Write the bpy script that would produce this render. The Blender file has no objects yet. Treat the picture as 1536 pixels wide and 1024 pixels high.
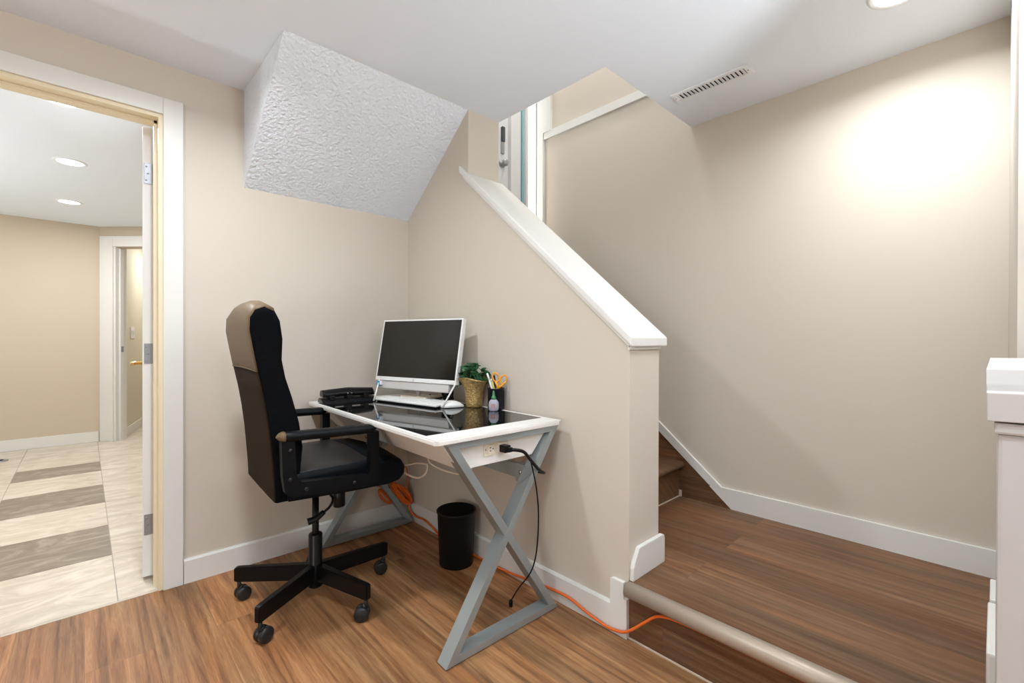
import bpy, bmesh, math, random
from mathutils import Vector, Matrix
random.seed(7)
SC = bpy.context.scene
COL = SC.collection
PI = math.pi
V = Vector

# ------------------------------------------------------------------ materials
def new_mat(name):
    m = bpy.data.materials.new(name); m.use_nodes = True
    nt = m.node_tree; b = nt.nodes['Principled BSDF']
    return m, nt, b

def mat(name, col, rough=0.5, metal=0.0, spec=0.5, bump=0.0, bscale=200.0, var=0.0, vscale=8.0, coat=0.0, emit=None, estr=0.0, bdist=0.002):
    m, nt, b = new_mat(name)
    b.inputs['Base Color'].default_value = (*col, 1)
    b.inputs['Roughness'].default_value = rough
    b.inputs['Metallic'].default_value = metal
    b.inputs['Specular IOR Level'].default_value = spec
    b.inputs['Coat Weight'].default_value = coat
    if emit:
        b.inputs['Emission Color'].default_value = (*emit, 1)
        b.inputs['Emission Strength'].default_value = estr
    tc = nt.nodes.new('ShaderNodeTexCoord')
    if var > 0:
        n = nt.nodes.new('ShaderNodeTexNoise'); n.inputs['Scale'].default_value = vscale; n.inputs['Detail'].default_value = 4
        nt.links.new(tc.outputs['Object'], n.inputs['Vector'])
        mx = nt.nodes.new('ShaderNodeMix'); mx.data_type = 'RGBA'
        mx.inputs[6].default_value = (*[max(0, c * (1 - var)) for c in col], 1)
        mx.inputs[7].default_value = (*[min(1, c * (1 + var)) for c in col], 1)
        nt.links.new(n.outputs['Fac'], mx.inputs[0]); nt.links.new(mx.outputs[2], b.inputs['Base Color'])
    if bump > 0:
        n2 = nt.nodes.new('ShaderNodeTexNoise'); n2.inputs['Scale'].default_value = bscale; n2.inputs['Detail'].default_value = 3
        nt.links.new(tc.outputs['Object'], n2.inputs['Vector'])
        bp = nt.nodes.new('ShaderNodeBump'); bp.inputs['Strength'].default_value = bump; bp.inputs['Distance'].default_value = bdist
        nt.links.new(n2.outputs['Fac'], bp.inputs['Height']); nt.links.new(bp.outputs['Normal'], b.inputs['Normal'])
    return m

def wood_mat(name, c_dark, c_mid, c_light, rough=0.46, fine=1.0):
    """vinyl planks running along world Y"""
    m, nt, b = new_mat(name)
    L = nt.links.new
    tc = nt.nodes.new('ShaderNodeTexCoord')
    sp = nt.nodes.new('ShaderNodeSeparateXYZ'); L(tc.outputs['Object'], sp.inputs[0])
    # fold z into x so risers get grain as well
    ad = nt.nodes.new('ShaderNodeMath'); ad.operation = 'ADD'; L(sp.outputs['X'], ad.inputs[0]); L(sp.outputs['Z'], ad.inputs[1])
    cb = nt.nodes.new('ShaderNodeCombineXYZ'); L(sp.outputs['Y'], cb.inputs[0]); L(ad.outputs[0], cb.inputs[1])
    br = nt.nodes.new('ShaderNodeTexBrick'); L(cb.outputs[0], br.inputs['Vector'])
    br.offset = 0.37; br.inputs['Scale'].default_value = 1.0
    br.inputs['Brick Width'].default_value = 1.22; br.inputs['Row Height'].default_value = 0.18
    br.inputs['Mortar Size'].default_value = 0.0007; br.inputs['Mortar Smooth'].default_value = 0.2
    br.inputs['Color1'].default_value = (0, 0, 0, 1); br.inputs['Color2'].default_value = (1, 1, 1, 1); br.inputs['Mortar'].default_value = (0.5, 0.5, 0.5, 1)
    # grain: noise stretched along Y, shifted per plank
    mp = nt.nodes.new('ShaderNodeMapping'); L(cb.outputs[0], mp.inputs[0]); mp.inputs['Scale'].default_value = (1.7*fine, 36*fine, 1)
    of = nt.nodes.new('ShaderNodeCombineXYZ'); L(br.outputs['Color'], of.inputs[0]); L(br.outputs['Color'], of.inputs[2])
    sc = nt.nodes.new('ShaderNodeVectorMath'); sc.operation = 'MULTIPLY_ADD'; L(of.outputs[0], sc.inputs[0]); sc.inputs[1].default_value = (13, 7, 19); L(mp.outputs[0], sc.inputs[2])
    n1 = nt.nodes.new('ShaderNodeTexNoise'); L(sc.outputs[0], n1.inputs['Vector']); n1.inputs['Scale'].default_value = 1.0; n1.inputs['Detail'].default_value = 8; n1.inputs['Roughness'].default_value = 0.62; n1.inputs['Distortion'].default_value = 0.5
    mp2 = nt.nodes.new('ShaderNodeMapping'); L(cb.outputs[0], mp2.inputs[0]); mp2.inputs['Scale'].default_value = (4, 230, 1)
    n2 = nt.nodes.new('ShaderNodeTexNoise'); L(mp2.outputs[0], n2.inputs['Vector']); n2.inputs['Detail'].default_value = 3
    cr = nt.nodes.new('ShaderNodeValToRGB'); L(n1.outputs['Fac'], cr.inputs[0])
    e = cr.color_ramp.elements
    e[0].position = 0.30; e[0].color = (*c_dark, 1)
    e[1].position = 0.68; e[1].color = (*c_light, 1)
    k = e.new(0.48); k.color = (*c_mid, 1)
    # fine streaks
    mr = nt.nodes.new('ShaderNodeMapRange'); L(n2.outputs['Fac'], mr.inputs[0]); mr.inputs[1].default_value = 0.3; mr.inputs[2].default_value = 0.7; mr.inputs[3].default_value = 0.72; mr.inputs[4].default_value = 1.22
    # plank-to-plank tone
    mr2 = nt.nodes.new('ShaderNodeMapRange'); L(br.outputs['Color'], mr2.inputs[0]); mr2.inputs[3].default_value = 0.80; mr2.inputs[4].default_value = 1.16
    mu = nt.nodes.new('ShaderNodeMath'); mu.operation = 'MULTIPLY'; L(mr.outputs[0], mu.inputs[0]); L(mr2.outputs[0], mu.inputs[1])
    # joint line
    jm = nt.nodes.new('ShaderNodeMapRange'); L(br.outputs['Fac'], jm.inputs[0]); jm.inputs[3].default_value = 1.0; jm.inputs[4].default_value = 0.72
    mu2 = nt.nodes.new('ShaderNodeMath'); mu2.operation = 'MULTIPLY'; L(mu.outputs[0], mu2.inputs[0]); L(jm.outputs[0], mu2.inputs[1])
    vs = nt.nodes.new('ShaderNodeVectorMath'); vs.operation = 'SCALE'; L(cr.outputs[0], vs.inputs[0]); L(mu2.outputs[0], vs.inputs['Scale'])
    # broad reddish / greyish drift across planks
    n3 = nt.nodes.new('ShaderNodeTexNoise'); mp3 = nt.nodes.new('ShaderNodeMapping'); mp3.inputs['Scale'].default_value = (1.6, 7, 1)
    L(sc.outputs[0], mp3.inputs[0]); mp3.inputs['Scale'].default_value = (0.6, 0.16, 1); L(mp3.outputs[0], n3.inputs['Vector']); n3.inputs['Scale'].default_value = 1.0; n3.inputs['Detail'].default_value = 2
    tint = nt.nodes.new('ShaderNodeMix'); tint.data_type = 'RGBA'; tint.inputs[6].default_value = (1.10, 0.97, 0.88, 1); tint.inputs[7].default_value = (0.92, 1.0, 1.06, 1)
    mr3 = nt.nodes.new('ShaderNodeMapRange'); L(n3.outputs['Fac'], mr3.inputs[0]); mr3.inputs[1].default_value = 0.35; mr3.inputs[2].default_value = 0.65
    L(mr3.outputs[0], tint.inputs[0])
    vm = nt.nodes.new('ShaderNodeVectorMath'); vm.operation = 'MULTIPLY'; L(vs.outputs[0], vm.inputs[0]); L(tint.outputs[2], vm.inputs[1])
    L(vm.outputs[0], b.inputs['Base Color'])
    b.inputs['Roughness'].default_value = rough
    b.inputs['Specular IOR Level'].default_value = 0.28
    bp = nt.nodes.new('ShaderNodeBump'); bp.inputs['Strength'].default_value = 0.12; bp.inputs['Distance'].default_value = 0.001
    L(n2.outputs['Fac'], bp.inputs['Height']); L(bp.outputs['Normal'], b.inputs['Normal'])
    return m

def tile_mat(name, base, vein, rough=0.3):
    m, nt, b = new_mat(name); L = nt.links.new
    tc = nt.nodes.new('ShaderNodeTexCoord')
    mp = nt.nodes.new('ShaderNodeMapping'); L(tc.outputs['Object'], mp.inputs[0]); mp.inputs['Rotation'].default_value = (0, 0, 0.7); mp.inputs['Scale'].default_value = (2.4, 5.5, 3)
    n = nt.nodes.new('ShaderNodeTexNoise'); L(mp.outputs[0], n.inputs['Vector']); n.inputs['Scale'].default_value = 1.2; n.inputs['Detail'].default_value = 9; n.inputs['Roughness'].default_value = 0.65; n.inputs['Distortion'].default_value = 2.2
    cr = nt.nodes.new('ShaderNodeValToRGB'); L(n.outputs['Fac'], cr.inputs[0])
    e = cr.color_ramp.elements
    e[0].position = 0.38; e[0].color = (*[c * 0.86 for c in base], 1)
    e[1].position = 0.64; e[1].color = (*vein, 1)
    k = e.new(0.5); k.color = (*base, 1)
    L(cr.outputs[0], b.inputs['Base Color']); b.inputs['Roughness'].default_value = rough
    return m

M = {}
M['wall'] = mat('wall_paint', (0.635, 0.573, 0.490), 0.62, spec=0.3, bump=0.05, bscale=260)
M['wallflat'] = mat('wall_paint_smooth', (0.635, 0.573, 0.490), 0.62, spec=0.3)
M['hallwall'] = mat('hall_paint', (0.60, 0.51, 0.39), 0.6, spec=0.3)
M['ceil'] = mat('ceiling_paint', (0.835, 0.885, 0.950), 0.8, spec=0.2, bump=0.25, bscale=110, bdist=0.003)
M['stucco'] = mat('stucco_paint', (0.835, 0.885, 0.950), 0.7, spec=0.3, bump=1.0, bscale=72, bdist=0.0105)
M['trim'] = mat('trim_paint', (0.765, 0.755, 0.715), 0.38, spec=0.45)
M['jamb'] = mat('jamb_warm_lit', (0.80, 0.70, 0.50), 0.4, spec=0.4)  # white trim tinted cream: warm hall light put into the colour
M['doorw'] = mat('door_paint', (0.78, 0.77, 0.77), 0.4, spec=0.4)
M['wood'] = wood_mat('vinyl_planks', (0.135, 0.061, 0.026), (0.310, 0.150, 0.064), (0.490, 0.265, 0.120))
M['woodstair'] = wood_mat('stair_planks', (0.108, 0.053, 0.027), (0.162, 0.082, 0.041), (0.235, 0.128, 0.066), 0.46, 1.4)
M['nosing'] = mat('champagne_metal', (0.44, 0.36, 0.28), 0.44, metal=0.25, bump=0.05, bscale=400)
M['tilel'] = tile_mat('pale_stone', (0.60, 0.525, 0.42), (0.70, 0.635, 0.53))
M['tiled'] = tile_mat('grey_brown_stone', (0.235, 0.195, 0.145), (0.36, 0.31, 0.24))
M['grout'] = mat('grout', (0.42, 0.38, 0.33), 0.8)
M['black'] = mat('black_metal', (0.004, 0.004, 0.0042), 0.30, spec=0.22)
M['blackplastic'] = mat('black_plastic', (0.0045, 0.0045, 0.005), 0.30, spec=0.25)
M['padplastic'] = mat('arm_pad', (0.0035, 0.0045, 0.0058), 0.42, spec=0.16, bump=0.1, bscale=300)
M['castergrey'] = mat('caster_grey', (0.018, 0.019, 0.0195), 0.35, spec=0.35)
M['fabric'] = mat('black_fabric', (0.004, 0.0044, 0.0054), 0.95, spec=0.05, bump=0.5, bscale=60, bdist=0.006)
M['leather'] = mat('worn_leather', (0.150, 0.103, 0.056), 0.42, spec=0.16, bump=0.25, bscale=180, var=0.15, vscale=6)
M['leatherd'] = mat('dark_leather', (0.024, 0.0145, 0.007), 0.7, spec=0.06, bump=0.3, bscale=160, var=0.25, vscale=5)
M['seatl'] = mat('seat_leather', (0.022, 0.019, 0.018), 0.40, spec=0.25, bump=0.25, bscale=150, var=0.15, vscale=9)
M['seats'] = mat('seat_side', (0.0035, 0.0055, 0.0078), 0.55, spec=0.12, bump=0.2, bscale=150)
M['steel'] = mat('grey_steel', (0.35, 0.395, 0.40), 0.34, metal=0.5, bump=0.04, bscale=300)
M['deskw'] = mat('desk_white', (0.82, 0.80, 0.76), 0.3, spec=0.45)
M['glassb'] = mat('black_glass', (0.006, 0.006, 0.007), 0.035, spec=0.85)
M['rubber'] = mat('rubber', (0.012, 0.012, 0.012), 0.8)
M['screen'] = mat('dark_screen', (0.012, 0.010, 0.0075), 0.20, spec=0.42)
M['mwhite'] = mat('monitor_white', (0.80, 0.79, 0.77), 0.35)
M['mgrey'] = mat('monitor_grey', (0.58, 0.55, 0.52), 0.45)
M['kwhite'] = mat('key_white', (0.80, 0.80, 0.77), 0.45)
M['blue'] = mat('blue_sticker', (0.05, 0.28, 0.50), 0.4)
M['gold'] = mat('woven_gold', (0.50, 0.335, 0.125), 0.36, metal=0.5, bump=1.0, bscale=120, var=0.5, vscale=70, bdist=0.008)
M['leaf'] = mat('leaf_green', (0.028, 0.110, 0.038), 0.45, var=0.5, vscale=25)
M['stem'] = mat('stem_green', (0.05, 0.09, 0.03), 0.5)
M['soil'] = mat('soil', (0.03, 0.02, 0.012), 0.9)
M['orangep'] = mat('orange_plastic', (0.80, 0.33, 0.025), 0.35)
M['cord'] = mat('orange_cord', (0.80, 0.15, 0.02), 0.4)
M['chrome'] = mat('blade_steel', (0.6, 0.6, 0.6), 0.25, metal=1)
M['yellow'] = mat('pencil_yellow', (0.55, 0.50, 0.12), 0.4)
M['penwhite'] = mat('pen_white', (0.85, 0.85, 0.85), 0.35)
M['gluebody'] = mat('glue_body', (0.42, 0.43, 0.50), 0.3)
M['gluecap'] = mat('glue_cap', (0.04, 0.22, 0.09), 0.35)
M['gluelabel'] = mat('glue_label', (0.45, 0.25, 0.25), 0.5)
M['brass'] = mat('brass', (0.62, 0.42, 0.16), 0.25, metal=1)
M['hinge'] = mat('hinge_steel', (0.34, 0.35, 0.38), 0.4, metal=0.6)
M['almond'] = mat('almond_plastic', (0.76, 0.69, 0.56), 0.35)
M['dark'] = mat('dark_void', (0.02, 0.02, 0.02), 0.7)
M['ventw'] = mat('vent_white', (0.84, 0.87, 0.90), 0.45)
M['wcable'] = mat('white_cable', (0.78, 0.70, 0.60), 0.5)
M['teal'] = mat('teal_seal', (0.30, 0.55, 0.58), 0.3)
M['lockdark'] = mat('lock_dark', (0.06, 0.07, 0.075), 0.4)
M['lockgrey'] = mat('lock_grey', (0.40, 0.40, 0.40), 0.35, metal=0.5)
M['lamp'] = mat('lamp_lens', (0.9, 0.9, 0.9), 0.5, emit=(1, 0.97, 0.93), estr=9.0)
M['bin'] = mat('bin_plastic', (0.005, 0.005, 0.0055), 0.45, spec=0.25, bump=0.05)
M['mesh'] = mat('mesh_cup', (0.008, 0.007, 0.012), 0.4, spec=0.3)
M['chest'] = mat('chest_white', (0.50, 0.475, 0.455), 0.4)
M['caulk'] = mat('caulk', (0.62, 0.52, 0.42), 0.5)
mg, ngt, nb = new_mat('pane_glass')
nb.inputs['Base Color'].default_value = (1, 1, 1, 1); nb.inputs['Roughness'].default_value = 0.0
nb.inputs['Transmission Weight'].default_value = 1.0; nb.inputs['IOR'].default_value = 1.02
M['pane'] = mg

# ------------------------------------------------------------------ mesh helpers
def box(bm, lo, hi, bev=0.0, mi=0, mtx=None):
    x0, y0, z0 = lo; x1, y1, z1 = hi
    vs = [bm.verts.new(V(p)) for p in ((x0,y0,z0),(x1,y0,z0),(x1,y1,z0),(x0,y1,z0),(x0,y0,z1),(x1,y0,z1),(x1,y1,z1),(x0,y1,z1))]
    fs = [bm.faces.new([vs[i] for i in f]) for f in ((3,2,1,0),(4,5,6,7),(0,1,5,4),(1,2,6,5),(2,3,7,6),(3,0,4,7))]
    for f in fs: f.material_index = mi
    if bev > 0:
        es = list({e for f in fs for e in f.edges})
        r = bmesh.ops.bevel(bm, geom=es, offset=bev, segments=2, profile=0.6, affect='EDGES')
        vs = list({v for v in vs if v.is_valid} | set(r['verts']))
        for f in r['faces']: f.material_index = mi
    if mtx is not None:
        bmesh.ops.transform(bm, matrix=mtx, verts=[v for v in vs if v.is_valid])
    return vs

def beam(bm, a, b, w, h, up=(0,0,1), bev=0.0):
    """rectangular bar from a to b; w across (perp to up), h along up-ish"""
    a = V(a); b = V(b); d = (b - a); L = d.length; d.normalize()
    s = d.cross(V(up)).normalized(); u = s.cross(d).normalized()
    m = Matrix((( d.x, s.x, u.x, a.x),( d.y, s.y, u.y, a.y),( d.z, s.z, u.z, a.z),(0,0,0,1)))
    box(bm, (0,-w/2,-h/2), (L,w/2,h/2), bev, 0, m)

def prism(bm, pts, axis, lo, hi, mi=0, bev=0.0):
    """polygon pts (2D) extruded along axis: axis 0 -> pts=(y,z); 1 -> (x,z); 2 -> (x,y)"""
    def mk(p, t):
        return V((t, p[0], p[1])) if axis == 0 else V((p[0], t, p[1])) if axis == 1 else V((p[0], p[1], t))
    A = [bm.verts.new(mk(p, lo)) for p in pts]; B = [bm.verts.new(mk(p, hi)) for p in pts]
    n = len(pts); fs = [bm.faces.new(A), bm.faces.new(B[::-1])]
    for i in range(n): fs.append(bm.faces.new((A[i], B[i], B[(i+1) % n], A[(i+1) % n])))
    for f in fs: f.material_index = mi
    if bev > 0:
        bmesh.ops.bevel(bm, geom=list({e for f in fs for e in f.edges}), offset=bev, segments=2, profile=0.6, affect='EDGES')

def smooth_path(pts, n=6):
    P = [V(p) for p in pts]
    if len(P) < 3: return P
    out = []
    for i in range(len(P) - 1):
        p0 = P[max(i-1, 0)]; p1 = P[i]; p2 = P[i+1]; p3 = P[min(i+2, len(P)-1)]
        for k in range(n):
            t = k / n
            out.append(0.5 * ((2*p1) + (-p0+p2)*t + (2*p0-5*p1+4*p2-p3)*t*t + (-p0+3*p1-3*p2+p3)*t**3))
    out.append(P[-1]); return out

def tube(bm, pts, r, seg=8, smooth=6, mi=0, flat=1.0):
    P = smooth_path(pts, smooth) if smooth else [V(p) for p in pts]
    rs = r if isinstance(r, (list, tuple)) else None
    N = len(P); rings = []
    t0 = (P[1] - P[0]).normalized()
    u = t0.orthogonal().normalized()
    for i in range(N):
        t = (P[min(i+1, N-1)] - P[max(i-1, 0)]).normalized()
        u = (u - t * u.dot(t)).normalized(); w = t.cross(u)
        rr = r if not rs else rs[0] + (rs[1] - rs[0]) * i / (N - 1)
        rings.append([bm.verts.new(P[i] + (u * math.cos(2*PI*k/seg) + w * math.sin(2*PI*k/seg) * flat) * rr) for k in range(seg)])
    for a, b in zip(rings, rings[1:]):
        for k in range(seg):
            f = bm.faces.new((a[k], a[(k+1) % seg], b[(k+1) % seg], b[k])); f.material_index = mi; f.smooth = True
    for rg in (rings[0][::-1], rings[-1]):
        f = bm.faces.new(rg); f.material_index = mi

def lathe(bm, prof, c=(0,0,0), seg=32, axis=(0,0,1), mi=0, cap=True, smooth=True):
    ax = V(axis).normalized(); u = ax.orthogonal().normalized(); w = ax.cross(u); c = V(c)
    rings = []
    for r, h in prof:
        if r < 1e-6: rings.append([bm.verts.new(c + ax * h)])
        else: rings.append([bm.verts.new(c + ax*h + (u*math.cos(2*PI*k/seg) + w*math.sin(2*PI*k/seg)) * r) for k in range(seg)])
    for a, b in zip(rings, rings[1:]):
        for k in range(seg):
            q = [a[k % len(a)], a[(k+1) % seg] if len(a) > 1 else None, b[(k+1) % seg] if len(b) > 1 else b[0], b[k] if len(b) > 1 else None]
            q = [v for v in q if v]
            if len(set(q)) >= 3:
                f = bm.faces.new(q); f.material_index = mi; f.smooth = smooth
    if cap:
        for rg, rev in ((rings[0], True), (rings[-1], False)):
            if len(rg) > 2:
                f = bm.faces.new(rg[::-1] if rev else rg); f.material_index = mi

def loft(bm, rings, closed=True, caps=True, mi=0, smooth=True):
    R = [[bm.verts.new(V(p)) for p in r] for r in rings]
    n = len(R[0])
    for a, b in zip(R, R[1:]):
        for k in range(n if closed else n - 1):
            f = bm.faces.new((a[k], a[(k+1) % n], b[(k+1) % n], b[k])); f.smooth = smooth; f.material_index = mi
    if caps and closed:
        for r, rev in ((R[0], True), (R[-1], False)):
            f = bm.faces.new(r[::-1] if rev else r); f.material_index = mi; f.smooth = False

def obj(name, bm, mats, parent=None, smooth=None, sub=0, auto=True):
    bmesh.ops.recalc_face_normals(bm, faces=bm.faces[:])
    me = bpy.data.meshes.new(name); bm.to_mesh(me); bm.free()
    for m in (mats if isinstance(mats, (list, tuple)) else [mats]): me.materials.append(m)
    if smooth is not None:
        for p in me.polygons: p.use_smooth = smooth
    o = bpy.data.objects.new(name, me); COL.objects.link(o)
    if parent: o.parent = parent
    if sub:
        s = o.modifiers.new('sub', 'SUBSURF'); s.levels = sub; s.render_levels = sub
    return o

def B(): return bmesh.new()

def thing(name, label, cat, loc=(0,0,0), rotz=0.0, group=None):
    o = bpy.data.objects.new(name, None); COL.objects.link(o)
    o.location = loc; o.rotation_euler = (0,0,rotz); o.empty_display_size = 0.1
    o['label'] = label; o['category'] = cat
    if group: o['group'] = group
    return o

def tag(o, label, cat, group=None):
    o['label'] = label; o['category'] = cat
    if group: o['group'] = group
    return o

def struct(name, bm, m, parent=None, **k):
    o = obj(name, bm, m, parent, **k)
    if parent is None: o['kind'] = 'structure'
    return o

def boxo(name, lo, hi, m, parent=None, bev=0.0):
    bm = B(); box(bm, lo, hi, bev); return obj(name, bm, m, parent)

def boxs(name, lo, hi, m, bev=0.0):
    bm = B(); box(bm, lo, hi, bev); return struct(name, bm, m)

# ------------------------------------------------------------------ room shell
YA = 2.434      # face of back-left wall (door wall)
XB = 1.425      # face of half wall beside the stairs
XC = 2.425      # far wall of the stair
ZC = 2.24       # ceiling
DL, DR, DT = -0.56, 0.247, 2.025   # door opening

# back-left wall with the doorway
bm = B()
box(bm, (-2.7, YA, 0), (DL, YA+0.125, ZC)); box(bm, (DR, YA, 0), (XB, YA+0.125, ZC)); box(bm, (DL, YA, DT), (DR, YA+0.125, ZC))
struct('wall_left', bm, M['wall'])
# half wall + full-height wall behind it
bm = B()
prism(bm, [(0.90,0),(0.90,1.062),(1.845,1.062+0.945*0.868),(1.845,4.6),(2.60,4.6),(2.60,0)], 0, XB, 1.632)
struct('wall_stair', bm, M['wall'])
# sloped cap
bm = B()
s = 0.868
prism(bm, [(0.882,1.062-0.018*s),(0.882,1.062-0.018*s+0.034),(1.845,1.062+0.945*s+0.036),(1.845,1.062+0.945*s)], 0, 1.409, 1.663, bev=0.005)
prism(bm, [(1.84,1.062+0.94*s),(1.84,1.062+0.94*s+0.036),(1.905,1.062+1.005*s+0.036),(1.905,1.062+1.005*s)], 0, 1.409, 1.426, bev=0.004)
# small moulding under the cap on the room side and the end
prism(bm, [(0.890,1.040),(0.890,1.056),(1.88,1.056+0.99*s),(1.88,1.040+0.99*s)], 0, 1.417, 1.426)
box(bm, (1.417, 0.893, 1.036), (1.640, 0.902, 1.050))
struct('trim_1', bm, M['trim'])
# stair far wall, top wall
boxs('wall_right', (XC, -0.20, 0), (XC+0.12, 2.40, 4.6), M['wall'])
# return wall at right edge + room wall going toward the viewer's side
bm = B(); prism(bm, [(XB,-0.030),(XC-0.001,-0.030),(XC-0.001,-0.16),(XB+0.12,-0.16),(XB+0.12,-2.4),(XB,-2.4)], 2, 0, ZC)
struct('wall_front', bm, M['wallflat'])
boxs('wall_back', (-2.7, -2.4, 0), (XB, -2.28, ZC), M['wall'])
boxs('wall_far_left', (-2.82, -2.4, 0), (-2.70, YA, ZC), M['wall'])
# ceiling with stairwell hole
bm = B()
box(bm, (-2.82, -2.4, ZC), (1.628, YA+0.125, ZC+0.26)); box(bm, (1.628, -2.4, ZC), (XC+0.12, 1.152, ZC+0.26))
struct('ceiling', bm, M['ceil'])
# textured sloped soffit under the upper flight
bm = B()
prism(bm, [(YA,1.785),(1.848,ZC),(YA,ZC)], 0, 0.55, XB)
struct('ceiling_soffit', bm, M['stucco'])
# floors
struct_floor = boxs('floor', (-2.82, -2.4, -0.1), (1.50, YA+0.02, 0), M['wood'])
# upper stairwell enclosure
boxs('wall_upper_front', (1.628, 1.03, ZC+0.26), (XC+0.12, 1.152, 4.6), M['wall'])
boxs('ceiling_upper', (1.0, 1.03, 4.6), (XC+0.2, 2.5, 4.7), M['ceil'])

# far landing wall with entry door opening and glazed sidelight
YD = 2.240
bm = B()
box(bm, (1.632, YD, 0), (XC, YD+0.14, 1.185))
box(bm, (1.632, YD, 3.22), (XC, YD+0.14, 4.6))
struct('wall_landing', bm, M['wall'])

# baseboards
def bb_profile(t, h): return [(0,0),(t,0),(t,h-0.008),(t-0.005,h),(0,h)]
bm = B(); prism(bm, [(YA-p[0], p[1]) for p in bb_profile(0.013, 0.106)], 0, 0.316, XB)
struct('baseboard_left', bm, M['trim'])
bm = B()
prism(bm, [(XB-p[0], p[1]) for p in bb_profile(0.013, 0.108)], 1, 0.970, YA-0.013)
prism(bm, [(0.900,0),(0.970,0),(0.970,0.195),(0.962,0.199),(0.913,0.199),(0.913,0.140),(0.900,0.140)], 0, XB-0.015, XB, bev=0.001)
struct('baseboard_stair', bm, M['trim'])
bm = B()   # plinth on the end of the half wall, chamfered corner
prism(bm, [(1.430,0.205),(1.655,0.205),(1.655,0.300),(1.650,0.312),(1.640,0.316),(1.478,0.316),(1.470,0.314),(1.440,0.268),(1.432,0.250)], 1, 0.884, 0.900, bev=0.003)
struct('trim_2', bm, M['trim'])
bm = B()   # stair wall baseboard, mitred at the stair
P0 = [(-0.03,0.205),(0.925,0.205),(1.038,0.300),(1.032,0.306),(-0.03,0.306)]
prism(bm, P0, 0, XC-0.014, XC)
struct('baseboard_right', bm, M['trim'])
bm = B()
prism(bm, [(-0.030+p[0], 0.205+p[1]) for p in [(0,0),(0.013,0),(0.015,0.03),(0.012,0.05),(0.012,0.095),(0.004,0.106),(0,0.106)]], 0, 1.50, XC-0.014)
box(bm, (1.50, -0.0299, 0.2055), (1.80, 0.013, 0.360), 0.006); box(bm, (1.88, -0.0299, 0.2055), (2.05, 0.010, 0.335), 0.006)
struct('baseboard_front', bm, M['trim'])
# horizontal trim and corner casing high on the stair wall
bm = B()
prism(bm, [(1.152,2.508),(2.235,2.508),(2.235,2.560),(1.152,2.560)], 0, XC-0.016, XC)
prism(bm, [(2.168,2.555),(2.240,2.555),(2.240,4.5),(2.168,4.5)], 0, XC-0.022, XC)
struct('trim_3', bm, M['trim'])
bm = B()   # thin pale bead where riser meets floor
box(bm, (XB-0.004, -0.03, 0), (XB+0.004, 0.899, 0.004))
struct('trim_4', bm, M['caulk'])

# door casing + jamb of main doorway
bm = B()
cw = 0.070
box(bm, (DR-0.003, YA-0.016, 0), (DR-0.003+cw, YA, DT+cw-0.003), 0.003)
box(bm, (DL+0.003-cw, YA-0.016, 0), (DL+0.003, YA, DT+cw-0.003), 0.003)
box(bm, (DL+0.003, YA-0.016, DT-0.003), (DR-0.003, YA, DT-0.003+cw), 0.003)
struct('trim_5', bm, M['trim'])
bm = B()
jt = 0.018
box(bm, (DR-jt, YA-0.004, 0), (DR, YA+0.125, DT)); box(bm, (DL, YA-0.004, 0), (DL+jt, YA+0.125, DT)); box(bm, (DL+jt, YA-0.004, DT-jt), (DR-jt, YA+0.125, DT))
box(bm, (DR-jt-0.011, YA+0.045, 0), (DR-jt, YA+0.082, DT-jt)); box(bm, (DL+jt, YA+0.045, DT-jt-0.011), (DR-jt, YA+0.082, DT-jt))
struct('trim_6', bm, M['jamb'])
bm = B(); box(bm, (DL+jt, YA+0.001, -0.002), (DR-jt, YA+0.0125, 0.0025), 0.001)
struct('trim_7', bm, M['tilel'])

# ------------------------------------------------------------------ hall beyond the doorway
HY0 = YA + 0.125
YH = 6.42
bm = B()
g = 0.0018
box(bm, (-2.7, YA+0.02, -0.06), (1.6, 8.2, -0.004), 0, 2)
def tile(x0, y0, x1, y1, mi): box(bm, (x0+g, y0+g, -0.005), (x1-g, y1-g, 0.0), 0, mi)
ys = [2.446, 3.0, 3.5, 4.0, 4.5, 4.98, 5.36, 5.86, 6.42]
for i in range(len(ys)-1):
    tile(-0.40, ys[i], 0.10, ys[i+1], 1 if i in (1, 3, 5) else 0)
ys2 = [2.446, 3.01, 4.0, 5.0, 6.0, 7.0, 8.1]
for i in range(len(ys2)-1):
    tile(0.10, ys2[i], 0.85, ys2[i+1], 0); tile(0.85, ys2[i], 1.55, ys2[i+1], 0)
    if ys2[i+1] < 7.1:
        tile(-0.90, ys2[i], -0.40, ys2[i+1], 0); tile(-1.65, ys2[i], -0.90, ys2[i+1], 0); tile(-2.65, ys2[i], -1.65, ys2[i+1], 0)
struct('floor_hall', bm, [M['tilel'], M['tiled'], M['grout']])
boxs('ceiling_hall', (-2.7, HY0, ZC), (1.6, 8.2, ZC+0.1), M['ceil'])
boxs('wall_hall_far', (-2.7, YH, 0), (0.12, YH+0.12, ZC), M['hallwall'])
boxs('wall_hall_left', (-2.82, HY0, 0), (-2.70, 8.2, ZC), M['hallwall'])
boxs('wall_hall_right', (1.42, HY0, 0), (1.54, 8.2, ZC), M['hallwall'])
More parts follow.
